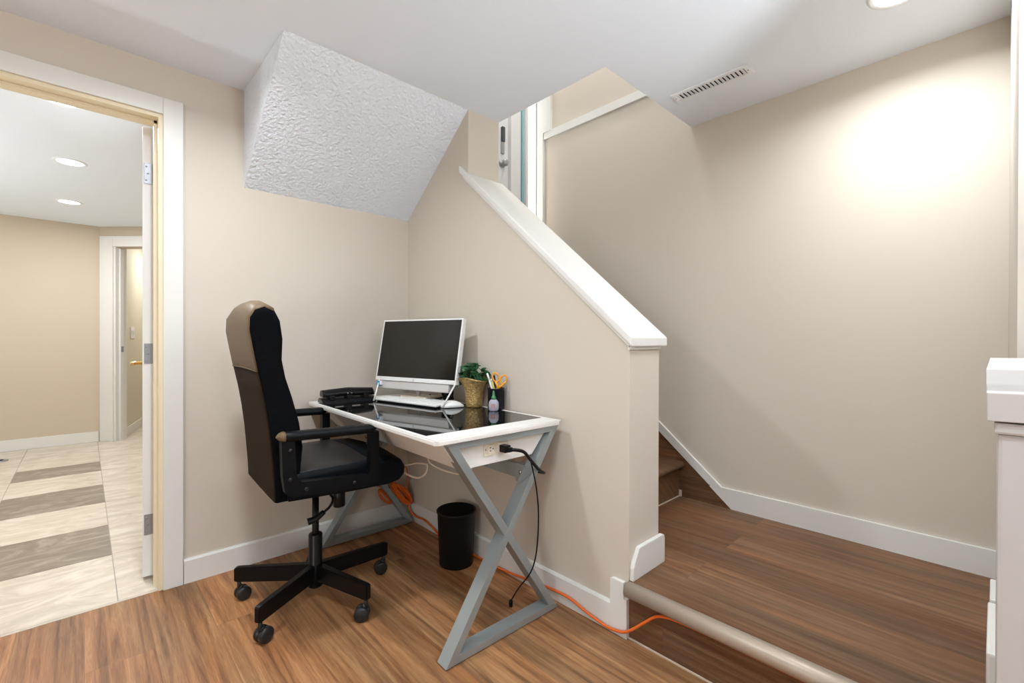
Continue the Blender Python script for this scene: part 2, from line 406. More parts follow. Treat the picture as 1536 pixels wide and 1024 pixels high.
# 45 degree wall with a doorway
q = math.sqrt(0.5)
DM = Matrix(((q, q, 0, 0.12), (-q, q, 0, YH), (0,0,1,0), (0,0,0,1)))   # local x along wall, y into the wall
bm = B()
box(bm, (0, 0, 0), (0.125, 0.12, ZC), 0, 0, DM); box(bm, (0.125, 0, 2.03), (0.90, 0.12, ZC), 0, 0, DM); box(bm, (0.90, 0, 0), (1.84, 0.12, ZC), 0, 0, DM)
struct('wall_hall_diagonal', bm, M['hallwall'])
bm = B()
box(bm, (0.012, -0.018, 0), (0.150, 0, 2.14), 0.004, 0, DM); box(bm, (0.150, -0.018, 2.03), (0.885, 0, 2.14), 0.004, 0, DM); box(bm, (0.885, -0.018, 0), (0.99, 0, 2.14), 0.004, 0, DM)
box(bm, (0.150, -0.002, 0), (0.170, 0.13, 2.03), 0, 0, DM); box(bm, (0.165, 0.04, 0), (0.185, 0.08, 2.02), 0, 0, DM); box(bm, (0.885, -0.002, 0), (0.90, 0.13, 2.03), 0, 0, DM)
struct('trim_8', bm, M['trim'])
bm = B(); box(bm, (0.1845, 0.045, 0.93), (0.187, 0.075, 0.99), 0.001, 0, DM)
tag(obj('strike_plate', bm, M['hinge']), 'small steel strike plate on the white jamb of the far diagonal doorway', 'plate')
# far room seen through it
a1 = V((0.27, 6.27, 0)); dv = V((0.25, 0.968, 0)).normalized(); nv = V((dv.y, -dv.x, 0))
FM = Matrix(((dv.x, -nv.x, 0, a1.x), (dv.y, -nv.y, 0, a1.y), (0,0,1,0), (0,0,0,1)))  # local x along wall, +y away from viewer side
M['farwall'] = mat('far_room_paint', (0.66, 0.62, 0.47), 0.6)
bm = B(); box(bm, (0.12, 0, 0), (1.9, 0.1, ZC), 0, 0, FM)
struct('wall_hall_room', bm, M['farwall'])
bm = B(); box(bm, (0.12, -0.012, 0), (1.9, 0, 0.10), 0.003, 0, FM)
struct('baseboard_hall_room', bm, M['trim'])
bm = B(); box(bm, (-2.7, YH-0.013, 0), (0.11, YH, 0.105), 0.003)
struct('baseboard_hall', bm, M['trim'])
boxs('wall_hall_room_end', (0.2, 8.1, 0), (1.42, 8.2, ZC), M['farwall'])
# switch plate in the far room
bm = B(); box(bm, (0.42, -0.008, 1.075), (0.60, 0, 1.205), 0.003, 0, FM); box(bm, (0.455, -0.014, 1.115), (0.485, -0.007, 1.165), 0.002, 0, FM); box(bm, (0.535, -0.014, 1.115), (0.565, -0.007, 1.165), 0.002, 0, FM)
tag(obj('light_switch', bm, M['trim']), 'white double light switch plate on the wall beyond the far diagonal doorway', 'switch')
# floor register at the left edge of the hall
def at_floor_disc(name, c, r, label, cat):
    t = thing(name, label, cat, c)
    bm = B(); lathe(bm, [(r, 0), (r, 0.004), (r*0.85, 0.007), (0, 0.007)], seg=24); obj('plate', bm, M['hinge'], t)
    bm = B(); lathe(bm, [(r*0.5, 0.007), (r*0.5, 0.010), (0, 0.010)], seg=20); obj('grate', bm, M['dark'], t)
at_floor_disc('floor_drain', (-0.545, 5.95, 0.0), 0.06, 'small dark round drain cover in the pale hall tiles at the left edge', 'drain')

# main doorway door, opened edge-on into the hall
hinge = V((0.208, 2.573, 0))
az = math.radians(85.35); dd = V((math.cos(az), math.sin(az), 0)); dn = V((-dd.y, dd.x, 0))
door = bpy.data.objects.new('door_1', None); COL.objects.link(door); door.location = hinge; door.rotation_euler = (0, 0, az)
door['kind'] = 'structure'
bm = B(); box(bm, (0, -0.0215, 0.018), (0.765, 0.0215, 2.005), 0.0015); obj('door_slab', bm, M['doorw'], door)
for z in (0.248, 1.005, 1.80):
    bm = B(); box(bm, (-0.003, -0.020, z-0.045), (0.0, 0.016, z+0.045), 0.0008)
    for dz in (-0.03, 0.0, 0.03): lathe(bm, [(0.0035,0),(0.0035,0.0012),(0,0.0012)], (-0.003, 0.008 if dz else 0.002, z+dz), 10, (-1,0,0))
    for k in range(5):
        lathe(bm, [(0.0058, 0), (0.0058, 0.0172)], (-0.006, -0.026, z-0.045+k*0.018), 12)
    obj('hinge', bm, M['hinge'], door)
for sg in (1, -1):
    bm = B()
    lathe(bm, [(0.026,0),(0.026,0.006),(0.012,0.010),(0.010,0.05),(0.010,0.058),(0,0.058)], (0.70, sg*0.0215, 0.935), 20, (0, sg, 0))
    tube(bm, [(0.70, sg*0.072, 0.935), (0.66, sg*0.074, 0.936), (0.59, sg*0.070, 0.934)], 0.008, 8)
    obj('door_handle', bm, M['brass'], door)

# entry door at the top of the stair, with lock and glass sidelight
d3 = bpy.data.objects.new('door_2', None); COL.objects.link(d3); d3['kind'] = 'structure'; d3.location = (1.64, YD, 1.19)
bm = B(); box(bm, (0.0, 0.03, 0.0), (0.452, 0.074, 2.02), 0.003)
box(bm, (0.452, 0.00, 0.0), (0.472, 0.09, 2.03), 0.003); box(bm, (0.478, 0.03, 0.0), (0.573, 0.09, 2.03), 0.002)
obj('door_slab', bm, M['doorw'], d3)
bm = B(); box(bm, (0.385, 0.010, 1.20), (0.410, 0.031, 1.30), 0.005); obj('lock_keypad', bm, M['lockdark'], d3)
bm = B(); box(bm, (0.383, 0.016, 1.12), (0.410, 0.031, 1.20), 0.005); obj('lock_plate', bm, M['lockgrey'], d3)
bm = B(); lathe(bm, [(0.026,0),(0.026,0.006),(0.012,0.010),(0.012,0.022),(0.022,0.03),(0.023,0.042),(0.016,0.05),(0,0.052)], (0.396, 0.03, 1.055), 20, (0,-1,0)); obj('door_knob', bm, M['lockgrey'], d3)
w1 = bpy.data.objects.new('window_1', None); COL.objects.link(w1); w1['kind'] = 'structure'; w1.location = (0, YD, 0)
bm = B(); box(bm, (2.220, 0.02, 1.19), (2.235, 0.075, 3.22), 0.002); obj('window_seal', bm, M['teal'], w1)
bm = B(); box(bm, (2.236, 0.0, 1.185), (2.256, 0.13, 3.22)); box(bm, (2.405, 0.0, 1.185), (2.425, 0.13, 3.22)); box(bm, (2.256, 0.0, 1.185), (2.405, 0.13, 1.205)); box(bm, (2.256, 0.0, 3.20), (2.405, 0.13, 3.22)); obj('window_frame', bm, M['trim'], w1)
bm = B(); box(bm, (2.256, 0.06, 1.205), (2.405, 0.066, 3.20)); obj('window_pane', bm, M['pane'], w1)

# ------------------------------------------------------------------ staircase
st = thing('staircase', 'brown plank stairs and low landing with a metal nosing beside the half wall', 'stairs', (XB, 0, 0))
T = Matrix.Translation((-XB, 0, 0))
def lobj(name, bm, m, parent=st):
    bmesh.ops.transform(bm, matrix=T, verts=bm.verts[:]); return obj(name, bm, m, parent)
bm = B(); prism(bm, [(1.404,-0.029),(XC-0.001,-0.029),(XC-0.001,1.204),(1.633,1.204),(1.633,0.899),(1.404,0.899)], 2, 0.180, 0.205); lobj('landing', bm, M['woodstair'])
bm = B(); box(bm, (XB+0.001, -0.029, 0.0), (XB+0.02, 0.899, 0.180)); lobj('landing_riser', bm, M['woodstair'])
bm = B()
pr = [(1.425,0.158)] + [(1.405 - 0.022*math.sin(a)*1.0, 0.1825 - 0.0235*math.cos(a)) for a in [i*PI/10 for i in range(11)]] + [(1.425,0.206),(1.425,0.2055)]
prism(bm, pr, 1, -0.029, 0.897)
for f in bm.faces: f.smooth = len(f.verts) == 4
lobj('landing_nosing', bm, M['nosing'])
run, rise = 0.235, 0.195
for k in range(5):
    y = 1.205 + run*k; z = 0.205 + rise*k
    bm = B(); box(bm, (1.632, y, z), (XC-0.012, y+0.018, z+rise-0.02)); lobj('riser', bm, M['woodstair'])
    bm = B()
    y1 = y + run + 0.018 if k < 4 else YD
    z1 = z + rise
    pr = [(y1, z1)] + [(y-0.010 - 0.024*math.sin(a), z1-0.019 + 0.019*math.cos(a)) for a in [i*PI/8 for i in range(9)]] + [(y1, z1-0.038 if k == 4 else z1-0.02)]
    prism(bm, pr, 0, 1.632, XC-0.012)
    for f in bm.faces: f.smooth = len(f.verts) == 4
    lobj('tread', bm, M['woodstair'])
bm = B(); prism(bm, [(0.925,0.206),(1.038,0.300),(1.34,0.556),(2.235,1.318),(2.235,0.206)], 0, XC-0.011, XC); lobj('stringer', bm, M['woodstair'])
bm = B(); prism(bm, [(0.975,0.307),(1.040,0.306),(1.34,0.558),(2.235,1.316),(2.235,1.370),(1.34,0.612)], 0, XC-0.015, XC-0.0005, bev=0.001); lobj('skirt_board', bm, M['trim'])
bm = B(); box(bm, (1.632, 1.200, 0.205), (XC-0.012, 1.206, 0.209)); box(bm, (XC-0.017, 1.19, 0.205), (XC-0.011, 1.206, 0.24)); lobj('caulk_bead', bm, M['caulk'])

# ------------------------------------------------------------------ desk
desk_th = math.radians(-1.48)
DESK = V((0.802, 1.201, 0)); L_, D_ = 1.208, 0.584
desk = thing('computer_desk', 'white desk with black glass top and grey crossed steel legs against the half wall', 'desk', DESK, desk_th)
Zt = 0.752
bm = B()     # top: white rim frame with glass recess
bo = 0.0
x0, x1, y0, y1 = 0.018, D_-0.022, 0.088, L_-0.088
def rim(bm):
    outer = [(0.012,0),(D_-0.012,0),(D_,0.012),(D_,L_-0.012),(D_-0.012,L_),(0.012,L_),(0,L_-0.012),(0,0.012)]
    prism(bm, outer, 2, 0.733, Zt-0.004, bev=0.003)
rim(bm)
box(bm, (0.002,0.002,Zt-0.006),(D_-0.002,y0,Zt), 0.0015); box(bm, (0.002,y1,Zt-0.006),(D_-0.002,L_-0.002,Zt), 0.0015)
box(bm, (0.002,y0,Zt-0.006),(x0,y1,Zt), 0.0015); box(bm, (x1,y0,Zt-0.006),(D_-0.002,y1,Zt), 0.0015)
obj('desktop', bm, M['deskw'], desk)
bm = B(); box(bm, (x0,y0,Zt-0.006),(x1,y1,Zt-0.0003)); obj('glass_inlay', bm, M['glassb'], desk)
bm = B()     # tapered under-box
prism(bm, [(0.036,0.731),(0.548,0.731),(0.455,0.630),(0.120,0.630)], 1, 0.036, L_-0.036)
obj('under_box', bm, M['deskw'], desk)
def leg_frame_mesh(yc):
    """one crossed end frame: a part of its own with its bars as sub-parts"""
    w = 0.053; y0_, y1_ = yc-w/2, yc+w/2
    a0, a1 = 0.046, D_-0.006
    t = 0.034
    bm = B(); prism(bm, [(a0,0.004),(a0+t,0.004),(a1,0.732),(a1-t,0.732)], 1, y0_, y1_, bev=0.0015)
    fr = obj('leg_frame', bm, M['steel'], desk)
    bm = B(); xb, xt = a1, a0
    def X(z): return xb + (xt + t - xb) * (z-0.004)/0.728
    prism(bm, [(X(0.004),0.004),(X(0.004)-t,0.004),(X(0.732)-t,0.732),(X(0.732),0.732)], 1, y0_+0.0008, y1_-0.0008, bev=0.0015)
    obj('cross_bar', bm, M['steel'], fr)
    bm = B(); prism(bm, [(a0+0.003,0.004),(a0+0.022,0.030),(a1-0.022,0.030),(a1-0.003,0.004)], 1, y0_+0.0004, y1_-0.0004, bev=0.0012); obj('foot_bar', bm, M['steel'], fr)
    bm = B(); prism(bm, [(a0+0.018,0.710),(a0+0.003,0.7315),(a1-0.003,0.7315),(a1-0.018,0.710)], 1, y0_+0.0004, y1_-0.0004, bev=0.0012); obj('top_bar', bm, M['steel'], fr)
    for xx in (a0+0.03, a1-0.03):
        bm = B(); box(bm, (xx-0.018, yc-0.018, 0.0), (xx+0.018, yc+0.018, 0.006)); obj('foot_pad', bm, M['rubber'], fr)
leg_frame_mesh(0.036); leg_frame_mesh(L_-0.036)
bm = B(); box(bm, (0.455, 0.055, 0.520), (0.480, L_-0.055, 0.575), 0.0015); box(bm, (0.440,0.053,0.512),(0.482,0.112,0.584),0.001)
obj('rear_rail', bm, M['steel'], desk)
bm = B(); lathe(bm, [(0.008,0),(0.008,0.003),(0.004,0.005),(0,0.005)], (0.440, 0.085, 0.552), 14, (-1,0,0)); obj('bolt', bm, M['chrome'], desk)
# power outlet on the near end of the under-box
bm = B(); box(bm, (0.218, 0.032, 0.659), (0.330, 0.0362, 0.707), 0.0015); pl = obj('power_outlet', bm, M['almond'], desk)
for cx in (0.250, 0.298):
    bm = B(); box(bm, (cx-0.016, 0.0295, 0.667), (cx+0.016, 0.0325, 0.699), 0.002); rc = obj('receptacle', bm, M['almond'], pl)
    if cx < 0.27:
        for dx, dz in ((-0.006,0.005),(-0.006,-0.006),(0.007,0.0)):
            bm = B(); box(bm, (cx+dx-0.003, 0.0288, 0.683+dz-0.0013), (cx+dx+0.003, 0.0298, 0.683+dz+0.0013)) if dx < 0 else lathe(bm, [(0.0024,0),(0.0024,0.0008),(0,0.0008)], (cx+dx, 0.0297, 0.683), 10, (0,-1,0))
            bmesh.ops.translate(bm, verts=bm.verts[:], vec=(0,0,0)); obj('slot', bm, M['dark'], pl)
for cx in (0.225, 0.323):
    bm = B(); lathe(bm, [(0.003,0),(0.003,0.001),(0,0.001)], (cx, 0.032, 0.683), 10, (0,-1,0)); obj('screw', bm, M['hinge'], pl)

DMx = Matrix.Translation(DESK) @ Matrix.Rotation(desk_th, 4, 'Z')
def dw(x, y, z): return DMx @ V((x, y, z))
# power cord plugged into the desk outlet
pc = thing('power_cord', 'black power cord plugged into the desk outlet and hanging to the floor', 'cord', dw(0.298, 0.03, 0.68))
o0 = pc.location.copy()
def rel(*pts, o=None): return [V(p) - (o if o is not None else o0) for p in pts]
bm = B(); box(bm, (-0.014, -0.034, -0.013), (0.014, 0.0, 0.013), 0.004); box(bm, (-0.009, -0.048, -0.009), (0.011, -0.030, 0.008), 0.004); obj('plug', bm, M['blackplastic'], pc)
bm = B()
tube(bm, rel(o0+V((0.004,-0.045,0)), o0+V((0.05,-0.060,-0.012)), o0+V((0.10,-0.050,-0.055)), o0+V((0.155,-0.042,-0.103)), o0+V((0.192,-0.030,-0.122)), o0+V((0.208,0.0,-0.130)), o0+V((0.205,0.04,-0.130)), o0+V((0.17,0.09,-0.12))), 0.0062, 10)
obj('thick_cable', bm, M['blackplastic'], pc)
bm = B()
tube(bm, rel(o0+V((0.10,-0.050,-0.06)), o0+V((0.132,-0.046,-0.16)), o0+V((0.146,-0.045,-0.27)), o0+V((0.140,-0.042,-0.40)), o0+V((0.122,-0.03,-0.48)), o0+V((0.128,0.04,-0.57)), o0+V((0.135,0.09,-0.640))), 0.0028, 8)
lathe(bm, [(0.004,-0.012),(0.008,-0.010),(0.008,0.012),(0.004,0.016)], V((0.136,0.096,-0.660)), 10)
obj('thin_cable', bm, M['blackplastic'], pc)

# white cables drooping under the desk
def cable(name, label, pts, r, m, group=None):
    bm = B(); o = V(pts[0]); tube(bm, [V(p) - o for p in pts], r, 8)
    ob = obj(name, bm, m); ob.location = o; return tag(ob, label, 'cable', group)
cable('white_cable', 'white cable drooping in a long loop below the front of the desk box', [(0.985,1.95,0.655),(0.93,1.94,0.60),(0.93,1.86,0.562),(0.98,1.80,0.525),(1.04,1.78,0.475),(1.085,1.77,0.452),(1.125,1.77,0.462),(1.135,1.77,0.50),(1.09,1.78,0.515),(1.03,1.80,0.515),(1.01,1.84,0.56),(1.02,1.90,0.62),(1.03,1.93,0.652)], 0.0042, M['wcable'])
cable('white_cable', 'thin white cable curling under the near corner of the desk box', [(1.11,1.75,0.652),(1.12,1.74,0.54),(1.14,1.72,0.505),(1.19,1.66,0.478),(1.225,1.60,0.478),(1.235,1.57,0.515),(1.225,1.58,0.652)], 0.0035, M['wcable'])
cable('black_cable', 'thin black cable running under the desk above the chair seat', [(0.995,2.05,0.655),(0.96,2.02,0.62),(0.93,1.95,0.625),(0.925,1.86,0.652)], 0.0025, M['blackplastic'])

# ------------------------------------------------------------------ computer on the desk
mr = V((1.268, 1.735, 0)); ml = V((1.124, 2.252, 0))
mu = (mr - ml).normalized()                 # screen left -> right
mn = V((mu.y, -mu.x, 0)); mn = mn if mn.x < 0 else -mn   # facing the chair
MW = (mr - ml).length
cen = (mr + ml) / 2
mon = thing('desktop_computer', 'white all-in-one desktop computer with a dark blank screen', 'computer', (cen.x, cen.y, Zt))
lean = math.radians(11)
upv = V((0,0,1)) * math.cos(lean) - mn * math.sin(lean)
nrm = mn * math.cos(lean) + V((0,0,1)) * math.sin(lean)
base_h = 0.858 - Zt
MM = Matrix(((mu.x, -nrm.x, upv.x, 0), (mu.y, -nrm.y, upv.y, 0), (mu.z, -nrm.z, upv.z, base_h), (0,0,0,1)))   # x right, y back, z up
H2 = 0.322; hw = MW/2
bm = B(); box(bm, (-hw, 0.003, 0), (hw, 0.028, H2), 0.004, 0, MM); cas = obj('casing', bm, M['mwhite'], mon)
bm = B()
box(bm, (-hw, 0, 0), (hw, 0.006, 0.020), 0.002, 0, MM); box(bm, (-hw, 0, H2-0.008), (hw, 0.006, H2), 0.002, 0, MM)
box(bm, (-hw, 0, 0.018), (-hw+0.007, 0.006, H2-0.006), 0.002, 0, MM); box(bm, (hw-0.009, 0, 0.018), (hw, 0.006, H2-0.006), 0.002, 0, MM)
obj('bezel', bm, M['mwhite'], mon)
bm = B(); box(bm, (-hw+0.006, 0.0015, 0.019), (hw-0.008, 0.004, H2-0.007), 0, 0, MM); obj('screen', bm, M['screen'], mon)
bm = B(); lathe(bm, [(0.006,0),(0.006,0.0006),(0,0.0006)], MM @ V((0.0, 0.0, 0.010)), 16, -(MM.to_3x3() @ V((0,1,0)))); lg = obj('logo', bm, M['mgrey'], mon)
bm = B(); box(bm, (-hw+0.006, 0.006, -0.040), (hw-0.045, 0.036, 0.002), 0.004, 0, MM); obj('speaker_bar', bm, M['mgrey'], mon)
bm = B(); box(bm, (-0.12, 0.03, -0.098), (0.06, 0.12, -0.075), 0.006, 0, Matrix.Translation((0,0,base_h)) @ Matrix(((mu.x,-mn.x,0,0),(mu.y,-mn.y,0,0),(0,0,1,0),(0,0,0,1)))); obj('stand_foot', bm, M['almond'], mon)
SM = Matrix(((mu.x,-mn.x,0,0),(mu.y,-mn.y,0,0),(0,0,1,0),(0,0,0,1)))
bm = B(); tube(bm, [SM @ V((-0.03,0.07,0.026)), SM @ V((-0.03,0.075,0.09)), SM @ V((-0.03,0.055,0.20))], 0.012, 10); obj('stand_post', bm, M['mgrey'], mon)
for sx, spread in ((-hw+0.030, -0.012), (hw-0.006, 0.012)):
    bm = B(); tube(bm, [SM @ V((sx+spread*0.2, 0.004, base_h+0.004)), SM @ V((sx-spread*2.0, -0.060, 0.004))], 0.0042, 8, 0); obj('stand_leg', bm, M['mwhite'], mon)
bm = B(); box(bm, (-hw+0.020, -0.008, -0.028), (-hw+0.040, 0.006, -0.006), 0.003, 0, MM); obj('sticker_tag', bm, M['blue'], mon)
bm = B(); box(bm, (-hw+0.041, -0.008, -0.026), (-hw+0.056, 0.006, -0.004), 0.003, 0, MM); obj('plug', bm, M['mwhite'], mon)

# keyboard
kc = V((1.196, 1.995, Zt)); kdir = V((0.19, -0.98, 0)).normalized()
kb = thing('keyboard', 'slim white keyboard on the glass in front of the computer', 'keyboard', kc, math.atan2(kdir.y, kdir.x))
KT = Matrix.Rotation(math.radians(-4), 4, 'X')
bm = B(); box(bm, (-0.225, -0.064, 0.010), (0.225, 0.064, 0.019), 0.004, 0, Matrix.Rotation(math.radians(3),4,'X')); obj('body', bm, M['kwhite'], kb)
bm = B(); box(bm, (-0.215, -0.052, 0.0), (0.215, 0.055, 0.0115), 0.002); obj('underside', bm, M['dark'], kb)  # dark block stands in for the shadow beneath the keyboard
bm = B()
RK = Matrix.Rotation(math.radians(3),4,'X')
for r in range(5):
    n = 17; x = -0.214
    for c in range(n):
        wdt = 0.0225
        if r == 0 and 4 <= c <= 8:
            if c == 4: box(bm, (x, -0.054, 0.0185), (x+5*0.0252-0.003, -0.036, 0.0215), 0.0012, 0, RK)
            x += 0.0252; continue
        box(bm, (x, -0.054+r*0.0215, 0.0185), (x+wdt, -0.054+r*0.0215+0.0185, 0.0215), 0.0012, 0, RK); x += 0.0252
obj('keycaps', bm, M['kwhite'], kb)

# mouse
ms = thing('computer_mouse', 'white computer mouse beside the keyboard', 'mouse', (1.262, 1.752, Zt), math.radians(-19))
bm = B()
rings = []
for i in range(13):
    t = i/12; x = -0.055 + 0.11*t
    w = 0.031*math.sqrt(max(0.0, 1-(2*t-1)**2*0.98))**0.7 + 0.0008; h = 0.034*math.sin(PI*min(1, 0.06+t*0.9))**0.75*(1-0.18*t)
    rings.append([(x, w*math.cos(a), 0.003 + max(0.0008, h)*max(0, math.sin(a))**0.8 if math.sin(a) > 0 else 0.002) for a in [2*PI*k/16 for k in range(16)]])
loft(bm, rings); obj('shell', bm, M['mwhite'], ms)
bm = B(); box(bm, (-0.040, -0.022, 0.0), (0.040, 0.022, 0.004), 0.002); obj('underside', bm, M['blackplastic'], ms)
bm = B(); lathe(bm, [(0.006,-0.003),(0.007,0),(0.006,0.003)], (-0.030, 0, 0.026), 14, (0,1,0)); obj('scroll_wheel', bm, M['mgrey'], ms)

# three-hole punch
hp = thing('hole_punch', 'black three-hole paper punch at the left end of the desk', 'hole punch', (0.990, 2.292, Zt), math.radians(-7))
bm = B(); prism(bm, [(-0.045,0.0),(0.045,0.0),(0.043,0.014),(0.020,0.024),(-0.030,0.018)], 0, -0.135, 0.135, bev=0.003); obj('base', bm, M['blackplastic'], hp)
bm = B()
rings = []
for i in range(19):
    x = -0.128 + 0.256*i/18
    b_ = 0.004*math.cos(i/18*PI*2) * -1
    rings.append([(x, y, z + (0.006 - abs(i-9)/9*0.008 if z > 0.04 else 0)) for y, z in ((-0.036,0.030),(-0.028,0.052),(-0.006,0.066),(0.022,0.062),(0.034,0.046),(0.026,0.030))])
loft(bm, rings, smooth=True); obj('lever', bm, M['black'], hp)
for x in (-0.085, 0.0, 0.085):
    bm = B(); box(bm, (x-0.013, -0.038, 0.012), (x+0.013, 0.022, 0.036), 0.003); obj('punch_head', bm, M['blackplastic'], hp)
for x in (-0.009, 0.009):
    bm = B(); lathe(bm, [(0.0035,0),(0.0035,0.003),(0,0.004)], (x, -0.037, 0.044), 10, (0,-1,0.3)); obj('rivet', bm, M['chrome'], hp)

# plant in a flared woven vase
pv = thing('potted_plant', 'small green leafy plant in a flared gold woven vase', 'plant', (1.350, 1.698, Zt))
bm = B()
prof = [(0,0.0),(0.036,0.0),(0.039,0.006),(0.040,0.035),(0.042,0.06),(0.046,0.085),(0.055,0.108),(0.066,0.126),(0.073,0.134),(0.070,0.134),(0.060,0.122),(0.050,0.108),(0.040,0.100),(0,0.098)]
lathe(bm, prof, seg=96, cap=False)
for v in bm.verts:
    a = math.atan2(v.co.y, v.co.x); rr = math.hypot(v.co.x, v.co.y)
    if rr > 0.03:
        k = 1 + 0.018*math.sin(24*a + 0.8*math.sin(v.co.z*160)); v.co.x *= k; v.co.y *= k
    if rr > 0.02 and v.co.z > 0.06:
        k = 1 + 0.06*math.sin(3*a+0.6)*(v.co.z-0.06)/0.07; v.co.x *= k; v.co.y *= k
        v.co.z += 0.008*math.sin(2*a+1.2)*(v.co.z-0.06)/0.07
obj('vase', bm, M['gold'], pv)
bm = B(); lathe(bm, [(0.046,0.101),(0.03,0.106),(0,0.107)], seg=20, cap=False); obj('soil', bm, M['soil'], pv)
random.seed(11)
def leaf_mesh(bm, base, tip_dir, L, W, roll=0.0):
    d = V(tip_dir).normalized(); s = d.cross(V((0,0,1)))
    s = s.normalized() if s.length > 1e-4 else V((1,0,0)); s = Matrix.Rotation(roll, 3, d) @ s; n = s.cross(d).normalized()
    rows = []
    for i in range(6):
        t = i/5; w = W*math.sin(PI*min(0.97, 0.06+t*0.94))**0.8*(1-0.15*t)
        c = V(base) + d*(L*t) - n*(0.012*t*t) 
        rows.append([bm.verts.new(c - s*w + n*0.004), bm.verts.new(c), bm.verts.new(c + s*w + n*0.004)])
    for a, b in zip(rows, rows[1:]):
        for k in range(2):
            f = bm.faces.new((a[k], a[k+1], b[k+1], b[k])); f.smooth = True
for i in range(40):
    a = random.uniform(0, 2*PI); rad = random.uniform(0.0, 0.055); zz = random.uniform(0.125, 0.200) - rad*0.55
    top = V((rad*math.cos(a)*1.1, rad*math.sin(a)*1.1, zz))
    bm = B(); tube(bm, [(0.3*top.x, 0.3*top.y, 0.098), (0.7*top.x, 0.7*top.y, 0.098+(zz-0.098)*0.6), top], 0.0016, 5, 3); 
    sm_ = obj('stem', bm, M['stem'], pv)
    bm = B()
    for q_ in range(3):
        aa = a + (q_-1)*0.9 + random.uniform(-0.4,0.4)
        leaf_mesh(bm, top, (math.cos(aa), math.sin(aa), random.uniform(-0.5,1.3)), random.uniform(0.026,0.038), random.uniform(0.014,0.019), random.uniform(-1.1,1.1))
    lf_ = obj('leaf', bm, M['leaf'], sm_)
    md = lf_.modifiers.new('thick', 'SOLIDIFY'); md.thickness = 0.0012

# pen cup with its contents
PCX, PCY = 1.374, 1.568
pcup = thing('pen_cup', 'black mesh pen cup on the glass beside the plant', 'pen cup', (PCX, PCY, Zt))
bm = B(); lathe(bm, [(0,0.0),(0.037,0.0),(0.037,0.008),(0.0372,0.090),(0.040,0.093),(0.040,0.098),(0.036,0.098),(0.036,0.006),(0,0.006)], seg=32, cap=False); obj('cup', bm, M['mesh'], pcup)
bm = B()
for k in range(20):
    a = 2*PI*k/20
    tube(bm, [(0.0376*math.cos(a+0.25*j), 0.0376*math.sin(a+0.25*j), 0.008+0.0135*j) for j in range(7)], 0.0007, 4, 0)
    tube(bm, [(0.0376*math.cos(a-0.25*j), 0.0376*math.sin(a-0.25*j), 0.008+0.0135*j) for j in range(7)], 0.0007, 4, 0)
obj('wire_mesh', bm, M['black'], pcup)
def pen(name, label, cat, base, tip, r, m, mtip=None, tiplen=0.02):
    base = V((PCX, PCY, Zt)) + V(base); tip = V((PCX, PCY, Zt)) + V(tip)
    t = thing(name, label, cat, base); d = (tip - base)
    bm = B(); tube(bm, [(0,0,0), d*0.5, d - d.normalized()*tiplen], r, 10, 0); obj('barrel', bm, m, t)
    bm = B(); tube(bm, [d - d.normalized()*tiplen, d], [r*1.0, r*0.85], 10, 0); obj('cap', bm, mtip or m, t)
pen('pen', 'white capped pen standing in the pen cup nearest the plant', 'pen', (0.010,-0.004,0.008), (-0.028,0.030,0.165), 0.0048, M['penwhite'], None, 0.035)
pen('pencil', 'yellow-green pencil leaning in the pen cup', 'pencil', (0.014,-0.012,0.008), (-0.024,0.008,0.140), 0.0042, M['yellow'], M['almond'], 0.012)
pen('marker', 'black marker standing in the pen cup behind the scissors', 'marker', (0.004,-0.010,0.008), (-0.004,0.010,0.155), 0.0056, M['blackplastic'], None, 0.04)
# scissors, handles up
sc = thing('scissors', 'orange-handled scissors standing in the pen cup', 'scissors', (PCX+0.004, PCY-0.008, Zt+0.008))
vx = V((0.62, -0.76, 0)).normalized()
def ring(bm, c, ru, rv, tilt, r):
    u = (vx*math.cos(tilt) + V((0,0,1))*math.sin(tilt)); w = (-vx*math.sin(tilt) + V((0,0,1))*math.cos(tilt))
    pts = [V(c) + u*ru*math.cos(2*PI*k/20) + w*rv*math.sin(2*PI*k/20) for k in range(21)]
    tube(bm, pts, r, 8, 0)
for sgn, c, tl in ((-1, vx*-0.010 + V((0,0,0.138)), 0.35), (1, vx*0.026 + V((0,0,0.128)), -0.5)):
    bm = B(); ring(bm, c, 0.0145, 0.021, tl, 0.0042); tube(bm, [V(c)+V((0,0,-0.021)), vx*(0.006*-sgn)+V((0,0,0.085))], 0.006, 8, 0); obj('handle', bm, M['orangep'], sc)
    bm = B(); tube(bm, [vx*(0.006*-sgn)+V((0,0,0.088)), vx*(0.003*sgn)+V((0,0,0.0))], [0.0055,0.0015], 6, 0, flat=0.3); obj('blade', bm, M['chrome'], sc)
bm = B(); lathe(bm, [(0.004,-0.004),(0.004,0.004)], (0,0,0.090), 10, (0.76,0.62,0)); obj('pivot', bm, M['chrome'], sc)
# glue bottle leaning in front of the cup
gb = thing('glue_bottle', 'small pale glue bottle with green cap in front of the pen cup', 'bottle', (1.334, 1.538, Zt), math.radians(-48))
bm = B()
def oval(z, a, b): return [(a*math.cos(2*PI*k/20), b*math.sin(2*PI*k/20), z) for k in range(20)]
loft(bm, [oval(0.0,0.017,0.009), oval(0.004,0.021,0.012), oval(0.020,0.023,0.013), oval(0.038,0.022,0.013), oval(0.048,0.016,0.011), oval(0.054,0.009,0.009)]); obj('body', bm, M['gluebody'], gb)
bm = B(); lathe(bm, [(0.011,0.052),(0.011,0.062),(0.007,0.066),(0.0045,0.082),(0.003,0.090),(0,0.091)], seg=16); obj('cap', bm, M['gluecap'], gb)
bm = B(); box(bm, (-0.011,-0.0140,0.014), (0.009,-0.0120,0.034), 0.0008); obj('label_patch', bm, M['gluelabel'], gb)
